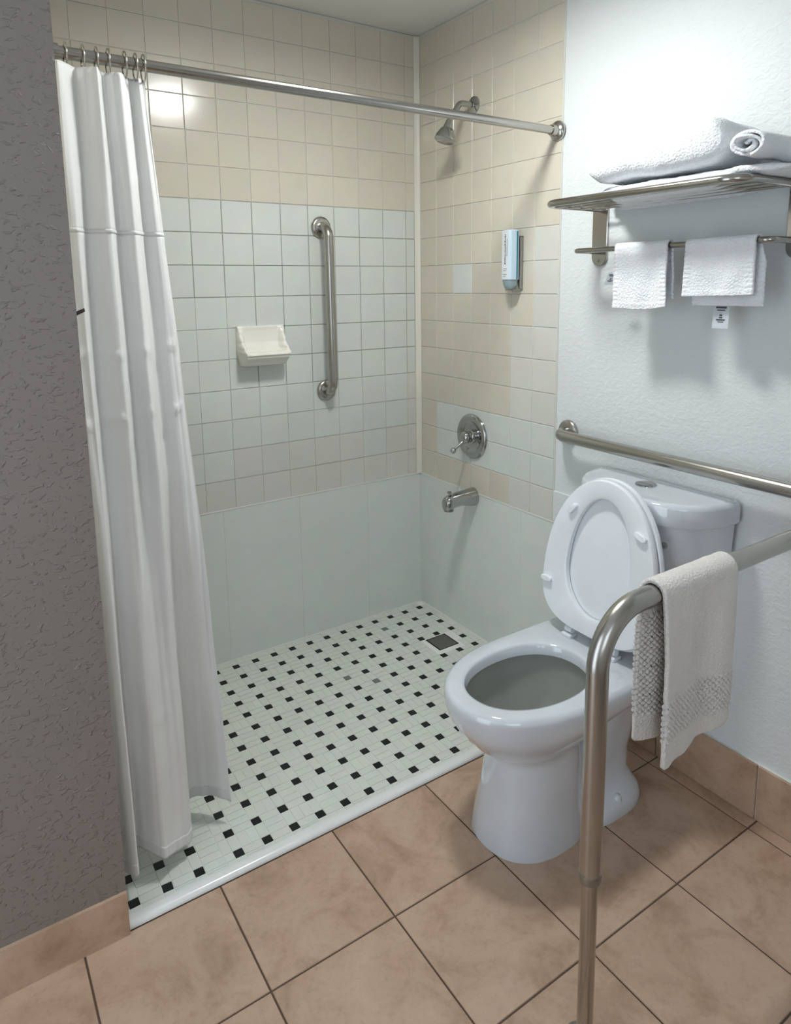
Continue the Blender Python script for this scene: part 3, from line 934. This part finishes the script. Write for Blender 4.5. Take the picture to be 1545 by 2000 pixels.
# ---- draped cloths
def draped(root, name, mat, axis, c0, c1, barpos, barz, r, len_front, len_back, front_dir, thick=0.004, nu=44, seed=0.0, fold=0.006, flare=0.0, skew=0.0, relief=None, back_shift=0.0, bottom=None, step=0.006):
    """cloth hung over a bar. axis 'y' or 'x' is the bar direction; front_dir (-1/+1) is the side of the front flap"""
    path = []
    n1 = max(8, int(len_front / step))
    for i in range(n1 + 1):
        path.append(('f', i / n1))
    for i in range(1, 12):
        path.append(('t', i / 12))
    n2 = max(8, int(len_back / step))
    for i in range(n2 + 1):
        path.append(('b', i / n2))
    V, Fc = [], []
    for kind, t in path:
        for j in range(nu + 1):
            s = j / nu
            w = c0 + (c1 - c0) * s
            if kind == 'f':
                L_ = len_front + (bottom(s) if bottom else 0)
                d = (1 - t) * L_; off = r; hang = d
                sgn = front_dir
            elif kind == 'b':
                d = t * len_back; off = r; hang = d
                sgn = -front_dir
            else:
                a = math.pi * t
                off = r * math.cos(a); d = -r * math.sin(a); hang = 0
                sgn = front_dir
            wav = fold * min(1, hang / 0.10) * (math.sin(s * 7.5 + seed + (0 if kind != 'b' else 1.7)) + 0.5 * math.sin(s * 15 + seed * 2))
            nz_ = 0.0018 * noise.noise(Vector((w * 40, hang * 30, seed)))
            spread = 0.0
            dist = off * sgn + (wav + nz_ + spread + flare * hang * hang * 4) * (sgn if kind != 't' else 0)
            ww = w + (s - 0.5) * -0.03 * hang + skew * hang + (back_shift * min(1, hang / 0.05) if kind == 'b' else 0)
            zz = barz - d + 0.0012 * noise.noise(Vector((w * 50, seed, 4)))
            if relief:
                dist += relief(kind, s, hang) * sgn
            if axis == 'y':
                V.append(Vector((barpos + dist, ww, zz)))
            else:
                V.append(Vector((ww, barpos + dist, zz)))
    for i in range(len(path) - 1):
        for j in range(nu):
            a = i * (nu + 1) + j
            Fc.append((a, a + 1, a + nu + 2, a + nu + 1))
    o = child(root, name, V, Fc, mat, True)
    md = o.modifiers.new('thickness', 'SOLIDIFY'); md.thickness = thick; md.offset = 0
    return o, path, nu

def cloth_hem(length):
    def f(kind, s, hang):
        e = min(s, 1 - s)
        r = 0.0
        if e < 0.10: r += 0.0010 + 0.0009 * math.sin(hang * 2 * math.pi / 0.011)
        if hang > length - 0.014: r += 0.0010 + 0.0008 * math.sin(s * 2 * math.pi * 15)
        return r
    return f

def care_tag(root, y0, y1, z0, z1, x, slant=0.0):
    t_ = child(root, 'care_tag', *join(([(x, y0, z1), (x, y1, z1), (x - 0.002, y1 + slant, z0), (x - 0.002, y0 + slant, z0), (x - 0.0005, y0, z1), (x - 0.0005, y1, z1), (x - 0.0025, y1 + slant, z0), (x - 0.0025, y0 + slant, z0)], [(0, 1, 2, 3), (4, 7, 6, 5), (0, 4, 5, 1), (1, 5, 6, 2), (2, 6, 7, 3), (3, 7, 4, 0)])), 'tag')
    ink = []
    hh = z1 - z0; ww = y1 - y0
    for fz, fw, fh in ((0.18, 0.66, 0.07), (0.28, 0.5, 0.04), (0.48, 0.16, 0.07), (0.57, 0.20, 0.05), (0.66, 0.55, 0.05), (0.74, 0.35, 0.03)):
        zc = z1 - hh * fz; xx = x - 0.0005 - 0.002 * fz
        k = slant * fz
        ink.append(box_vf(xx - 0.0006, xx - 0.0001, (y0 + y1) / 2 + k - ww * fw / 2, (y0 + y1) / 2 + k + ww * fw / 2, zc - hh * fh / 2, zc + hh * fh / 2))
    child(t_, 'print', *join(*ink), 'ink')

w1 = thing('washcloth', (TX, -1.17, TZ), 'small white washcloth on the rack bar nearer the shower', 'washcloth', 'washcloths on the rack bar')
draped(w1, 'cloth', 'towel', 'y', -1.104, -1.268, TX, TZ, 0.0115, 0.160, 0.135, -1, 0.006, 40, 0.3, 0.004, 0, -0.03, bottom=lambda s: 0.006 * math.sin(s * 3) - 0.006 * s, step=0.0025, relief=cloth_hem(0.160))
care_tag(w1, -1.090, -1.058, 1.390, 1.424, TX + 0.020, 0.014)
w2 = thing('washcloth', (TX, -1.40, TZ), 'small white washcloth with a long care tag on the rack bar', 'washcloth', 'washcloths on the rack bar')
draped(w2, 'cloth', 'towel', 'y', -1.320, -1.497, TX, TZ, 0.0115, 0.128, 0.150, -1, 0.006, 40, 2.1, 0.004, 0, 0.0, bottom=lambda s: -0.004 * s, back_shift=-0.014, step=0.0025, relief=cloth_hem(0.128))
care_tag(w2, -1.424, -1.382, 1.283, 1.345, TX + 0.022, 0.0)

# ---- hand towel on the floor bar
ht = thing('hand_towel', (-0.57, BY, BZ), 'off-white hand towel with waffle bands over the floor-mounted grab bar', 'towel')
def waffle(kind, s, hang):
    if kind == 'f': m = (hang > 0.195) and (hang < 0.275)
    elif kind == 'b': m = (hang > 0.05) and (hang < 0.255)
    else: m = False
    if not m: return 0.0
    return 0.0042 * math.sin(s * 2 * math.pi * 19) * math.sin(hang * 2 * math.pi / 0.0115)
o, path, nu = draped(ht, 'cloth', 'towel_hand', 'x', -0.665, -0.445, BY, BZ, 0.0250, 0.322, 0.305, -1, 0.009, 130, 1.0, 0.007, 0.0, 0.0, relief=waffle, back_shift=0.0, bottom=lambda s: 0.004 - 0.016 * s + 0.006 * math.sin(s * 5), step=0.0025)
me = o.data
me.materials.append(M['towel_waffle'])
hangs = []
for kind, t in path:
    hangs.append((kind, (1 - t) * 0.322 if kind == 'f' else (t * 0.305 if kind == 'b' else 0)))
for p in me.polygons:
    i = p.index // nu
    k, hg = hangs[i]
    if (k == 'f' and 0.195 < hg < 0.275) or (k == 'b' and 0.05 < hg < 0.255):
        p.material_index = 1

# ================================================================== toilet
TY = -1.203
toilet = thing('toilet', (-0.40, TY, ZF), 'white two-piece toilet with its seat and lid raised', 'toilet')
NR = 72
def egg(xf, xb, xw, hw, z, nf=2.15, nb=3.4, tilt=0.0, yc=TY):
    out = []
    for k in range(NR):
        a = 2 * math.pi * k / NR
        c, s = math.cos(a), math.sin(a)
        n = nf if c > 0 else nb
        dx = abs(c) ** (2 / n); dy = math.copysign(abs(s) ** (2 / n), s)
        x = xw + (xf - xw) * dx if c > 0 else xw + (xb - xw) * dx
        out.append((x, yc + hw * dy, z + tilt * (x - xw)))
    return out
rings = [
    egg(-0.654, -0.365, -0.500, 0.131, ZF, 2.3, 2.6, 0, TY + 0.008),
    egg(-0.654, -0.365, -0.500, 0.131, ZF + 0.006, 2.3, 2.6, 0, TY + 0.008),
    egg(-0.648, -0.368, -0.500, 0.126, 0.03, 2.3, 2.6, 0, TY + 0.007),
    egg(-0.638, -0.372, -0.502, 0.117, 0.09, 2.3, 2.6, 0, TY + 0.005),
    egg(-0.629, -0.375, -0.504, 0.111, 0.15, 2.3, 2.6, 0.03),
    egg(-0.620, -0.378, -0.506, 0.104, 0.222, 2.3, 2.6, 0.08),
    egg(-0.618, -0.378, -0.506, 0.102, 0.249, 2.3, 2.6, 0.10),
    egg(-0.623, -0.374, -0.506, 0.107, 0.256, 2.3, 2.6, 0.12),
    egg(-0.642, -0.350, -0.503, 0.121, 0.268, 2.2, 2.6, 0.14),
    egg(-0.684, -0.300, -0.490, 0.149, 0.302, 2.2, 2.7, 0.12),
    egg(-0.720, -0.240, -0.478, 0.173, 0.336, 2.15, 2.9, 0.06),
    egg(-0.738, -0.140, -0.471, 0.184, 0.357, 2.15, 3.3, 0.02),
    egg(-0.744, -0.080, -0.469, 0.187, 0.372, 2.15, 3.8),
    egg(-0.747, -0.050, -0.468, 0.188, 0.392, 2.15, 4.0),
    egg(-0.746, -0.045, -0.468, 0.1875, 0.404, 2.15, 4.2),
    egg(-0.741, -0.046, -0.468, 0.183, 0.4135, 2.15, 4.2),
    egg(-0.731, -0.050, -0.470, 0.174, 0.418, 2.15, 4.2),
    egg(-0.706, -0.335, -0.505, 0.139, 0.4185, 2.15, 2.2),
    egg(-0.698, -0.342, -0.508, 0.132, 0.4165, 2.1, 2.15),
    egg(-0.694, -0.346, -0.510, 0.128, 0.411, 2.1, 2.15),
    egg(-0.691, -0.349, -0.512, 0.125, 0.388, 2.1, 2.15),
]
child(toilet, 'bowl', *loft_vf(rings, True, False), 'china', True, 70)
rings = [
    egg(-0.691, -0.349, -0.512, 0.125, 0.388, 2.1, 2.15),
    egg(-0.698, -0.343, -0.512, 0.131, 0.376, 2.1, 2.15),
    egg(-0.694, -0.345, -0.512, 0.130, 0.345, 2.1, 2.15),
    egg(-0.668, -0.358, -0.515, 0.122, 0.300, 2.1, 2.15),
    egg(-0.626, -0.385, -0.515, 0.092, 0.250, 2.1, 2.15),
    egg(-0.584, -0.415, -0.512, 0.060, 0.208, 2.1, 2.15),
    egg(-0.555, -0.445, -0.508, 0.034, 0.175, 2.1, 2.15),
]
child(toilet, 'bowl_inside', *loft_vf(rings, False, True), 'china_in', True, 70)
child(toilet, 'water', *loft_vf([egg(-0.602, -0.401, -0.513, 0.0745, 0.2260, 2.1, 2.15), egg(-0.603, -0.400, -0.513, 0.075, 0.2275, 2.1, 2.15)]), 'water', True, 30)
# rear trapway and foot
rings = [
    egg(-0.44, -0.150, -0.30, 0.128, ZF, 2.6, 3.0), egg(-0.44, -0.150, -0.30, 0.128, ZF + 0.016, 2.6, 3.0),
    egg(-0.44, -0.155, -0.30, 0.120, 0.022, 2.6, 3.0), egg(-0.43, -0.165, -0.29, 0.098, 0.040, 2.6, 3.0),
    egg(-0.42, -0.170, -0.29, 0.080, 0.065, 2.6, 3.0), egg(-0.40, -0.160, -0.28, 0.074, 0.12, 2.6, 3.0),
    egg(-0.37, -0.145, -0.26, 0.078, 0.18, 2.6, 3.0), egg(-0.345, -0.120, -0.23, 0.088, 0.25, 2.6, 3.0),
    egg(-0.325, -0.090, -0.21, 0.112, 0.31, 2.6, 3.0), egg(-0.310, -0.060, -0.19, 0.145, 0.372, 2.6, 3.4)]
child(toilet, 'trapway', *loft_vf(rings), 'china', True, 70)
for s in (-1, 1):
    child(toilet, 'bolt_cap', *lathe_vf([(0, 0.0135), (0.010, 0.0135), (0.020, 0.010), (0.024, 0.001)], (-0.285, TY + s * 0.106, 0.016), (0, 0, 1), 20), 'china', True, 50)
# tank
TKY = -1.217
def dshape(hw, d, x0, z, n=2.6, r=0.0):
    out = []
    m = 40
    for k in range(m + 1):
        a = math.pi * k / m
        c, s = math.cos(a), math.sin(a)
        out.append((x0 - d * abs(s) ** (2 / n), TKY + hw * math.copysign(abs(c) ** (2 / n), c), z))
    return out
BXK = -0.014
rings = [dshape(0.168, 0.150, BXK, 0.4195), dshape(0.175, 0.158, BXK, 0.430), dshape(0.192, 0.172, BXK, 0.52), dshape(0.206, 0.182, BXK, 0.66), dshape(0.213, 0.187, BXK, 0.7785)]
tank = child(toilet, 'tank', *loft_vf(rings), 'china', True, 50)
rings = [dshape(0.213, 0.187, BXK, 0.779), dshape(0.221, 0.198, BXK + 0.003, 0.7805), dshape(0.2225, 0.200, BXK + 0.004, 0.784), dshape(0.2225, 0.200, BXK + 0.004, 0.826), dshape(0.219, 0.197, BXK + 0.003, 0.834), dshape(0.212, 0.190, BXK + 0.001, 0.8385), dshape(0.19, 0.172, BXK - 0.006, 0.840)]
lid = child(toilet, 'tank_lid', *loft_vf(rings), 'china', True, 60)
fb = child(toilet, 'flush_button', *lathe_vf([(0, 0.029), (0.003, 0.029), (0.0045, 0.027), (0.0030, 0.0245), (0.0030, 0.0235), (0.0042, 0.022), (0.0048, 0.001)], (-0.083, -1.206, 0.8395), (0, 0, 1), 36), 'chrome', True, 35)
child(fb, 'button_split', *box_vf(-0.0836 - 0.0004, -0.0836 + 0.0008, -1.225, -1.187, 0.8435, 0.8446), 'steel_dark')
child(tank, 'bolt', *lathe_vf([(0, 0.0085), (0.002, 0.0085), (0.003, 0.005), (0.005, 0.0045), (0.0055, 0.001)], (-0.1810, -1.342, 0.728), (-1, -0.3, 0), 18), 'chrome', True, 40)
# seat + lid, raised
HX, HZ, LEAN = -0.283, 0.440, math.radians(8.5)
EU = Vector((math.sin(LEAN), 0, math.cos(LEAN)))       # up along the seat
EN = Vector((-math.cos(LEAN), 0, math.sin(LEAN)))      # towards the room
def seat_pt(s, w, d):
    return Vector((HX, TY, HZ)) + EU * s + EN * d + Vector((0, w, 0))
def seat_outline(grow=0.0, n=96):
    out = []
    for k in range(n):
        a = 2 * math.pi * k / n
        c, s = math.cos(a), math.sin(a)
        if c > 0:
            nn = 2.05
            L_ = 0.276; w_ = 0.184
        else:
            nn = 3.8
            L_ = 0.150; w_ = 0.184
        S_ = 0.160 + math.copysign(abs(c) ** (2 / nn), c) * (L_ + grow)
        Wd = math.copysign(abs(s) ** (2 / nn), s) * (w_ + grow)
        if c < 0:
            Wd *= 1 - 0.13 * abs(c) ** 1.5
        out.append((S_, Wd))
    return out
def seat_hole(n=96):
    out = []
    for k in range(n):
        a = 2 * math.pi * k / n
        c, s = math.cos(a), math.sin(a)
        S_ = 0.190 + c * (0.198 if c > 0 else 0.132)
        out.append((S_, s * 0.106))
    return out
ou, ho = seat_outline(), seat_hole()
def scaled(o_, g, cs=0.2):
    return [(cs + (s - cs) * (1 + g), w * (1 + g)) for s, w in o_]
d0, d1 = 0.004, 0.022
R = lambda o_, d: [seat_pt(s, w, d) for s, w in o_]
rings = [R(ho, d0), R(ou, d0), R(scaled(ou, 0.012), d0 + 0.005), R(scaled(ou, 0.010), d1 - 0.005), R(scaled(ou, -0.008), d1), R(scaled(ho, 0.05, 0.2), d1), R(ho, d1 - 0.004)]
V, Fc = loft_vf(rings, False, False)
n = len(ou)
L0 = (len(rings) - 1) * n
for j in range(n):
    Fc.append((L0 + j, L0 + (j + 1) % n, (j + 1) % n, j))
seat = child(toilet, 'seat', V, Fc, 'seat', True, 45)
lo_ = seat_outline(0.005)
rings = [R(lo_, 0.001), R(scaled(lo_, 0.012), -0.004), R(scaled(lo_, 0.010), -0.012), R(scaled(lo_, -0.03), -0.019), R(scaled(lo_, -0.5), -0.022)]
child(toilet, 'lid', *loft_vf(rings), 'seat', True, 45)
def bumper(s, w, rotdeg):
    ca, sa = math.cos(math.radians(rotdeg)), math.sin(math.radians(rotdeg))
    rings = []
    for d, g in ((d1 - 0.001, 1.0), (d1 + 0.0085, 1.0), (d1 + 0.0105, 0.85)):
        ring = []
        for k in range(20):
            a = 2 * math.pi * k / 20
            u_ = math.copysign(abs(math.cos(a)) ** 0.6, math.cos(a)) * 0.019 * g
            v_ = math.copysign(abs(math.sin(a)) ** 0.6, math.sin(a)) * 0.0078 * g
            ring.append(seat_pt(s + u_ * sa + v_ * ca, w + u_ * ca - v_ * sa, d))
        rings.append(ring)
    child(seat, 'bumper', *loft_vf(rings), 'seat', True, 45)
BUMP = [(0.338, 0.101, -52), (0.322, -0.126, 20), (0.117, 0.163, 0), (0.117, -0.163, 0)]
for b_ in BUMP:
    bumper(*b_)
for w in (0.075, -0.075):
    hv = bevel_vf(box_vf(-0.303, -0.272, TY + w - 0.017, TY + w + 0.017, 0.4180, 0.4285), 0.003)
    h1 = child(toilet, 'hinge', *hv, 'seat', True, 40)
    child(h1, 'hinge_post', *tube_vf([(-0.286, TY + w - 0.012, 0.4385), (-0.286, TY + w + 0.012, 0.4385)], 0.0095, 16), 'seat', True, 50)

# ================================================================== ceiling lamp
cl = thing('ceiling_light', (LAMP.x, LAMP.y, CEIL), 'round white dome light on the ceiling', 'lamp')
child(cl, 'base', *lathe_vf([(0, 0.135), (0.014, 0.135), (0.020, 0.126)], (LAMP.x, LAMP.y, CEIL), (0, 0, -1), 40), 'polished', True, 40)
child(cl, 'diffuser', *lathe_vf([(0.016, 0.115), (0.045, 0.115), (0.070, 0.103), (0.092, 0.076), (0.106, 0.040), (0.111, 0.001)], (LAMP.x, LAMP.y, CEIL), (0, 0, -1), 40), 'lamp', True, 60)
M['lamp'].cycles.emission_sampling = 'NONE'
ld = bpy.data.lights.new('lamp_light', 'AREA')
ld.shape = 'DISK'
ld.size = 0.21
ld.energy = LAMP_WATTS
ld.color = LAMP_COL[:3]
lo_ = bpy.data.objects.new('lamp_light', ld)
COL.objects.link(lo_)
lo_.parent = cl
lo_.location = (0, 0, -0.114)
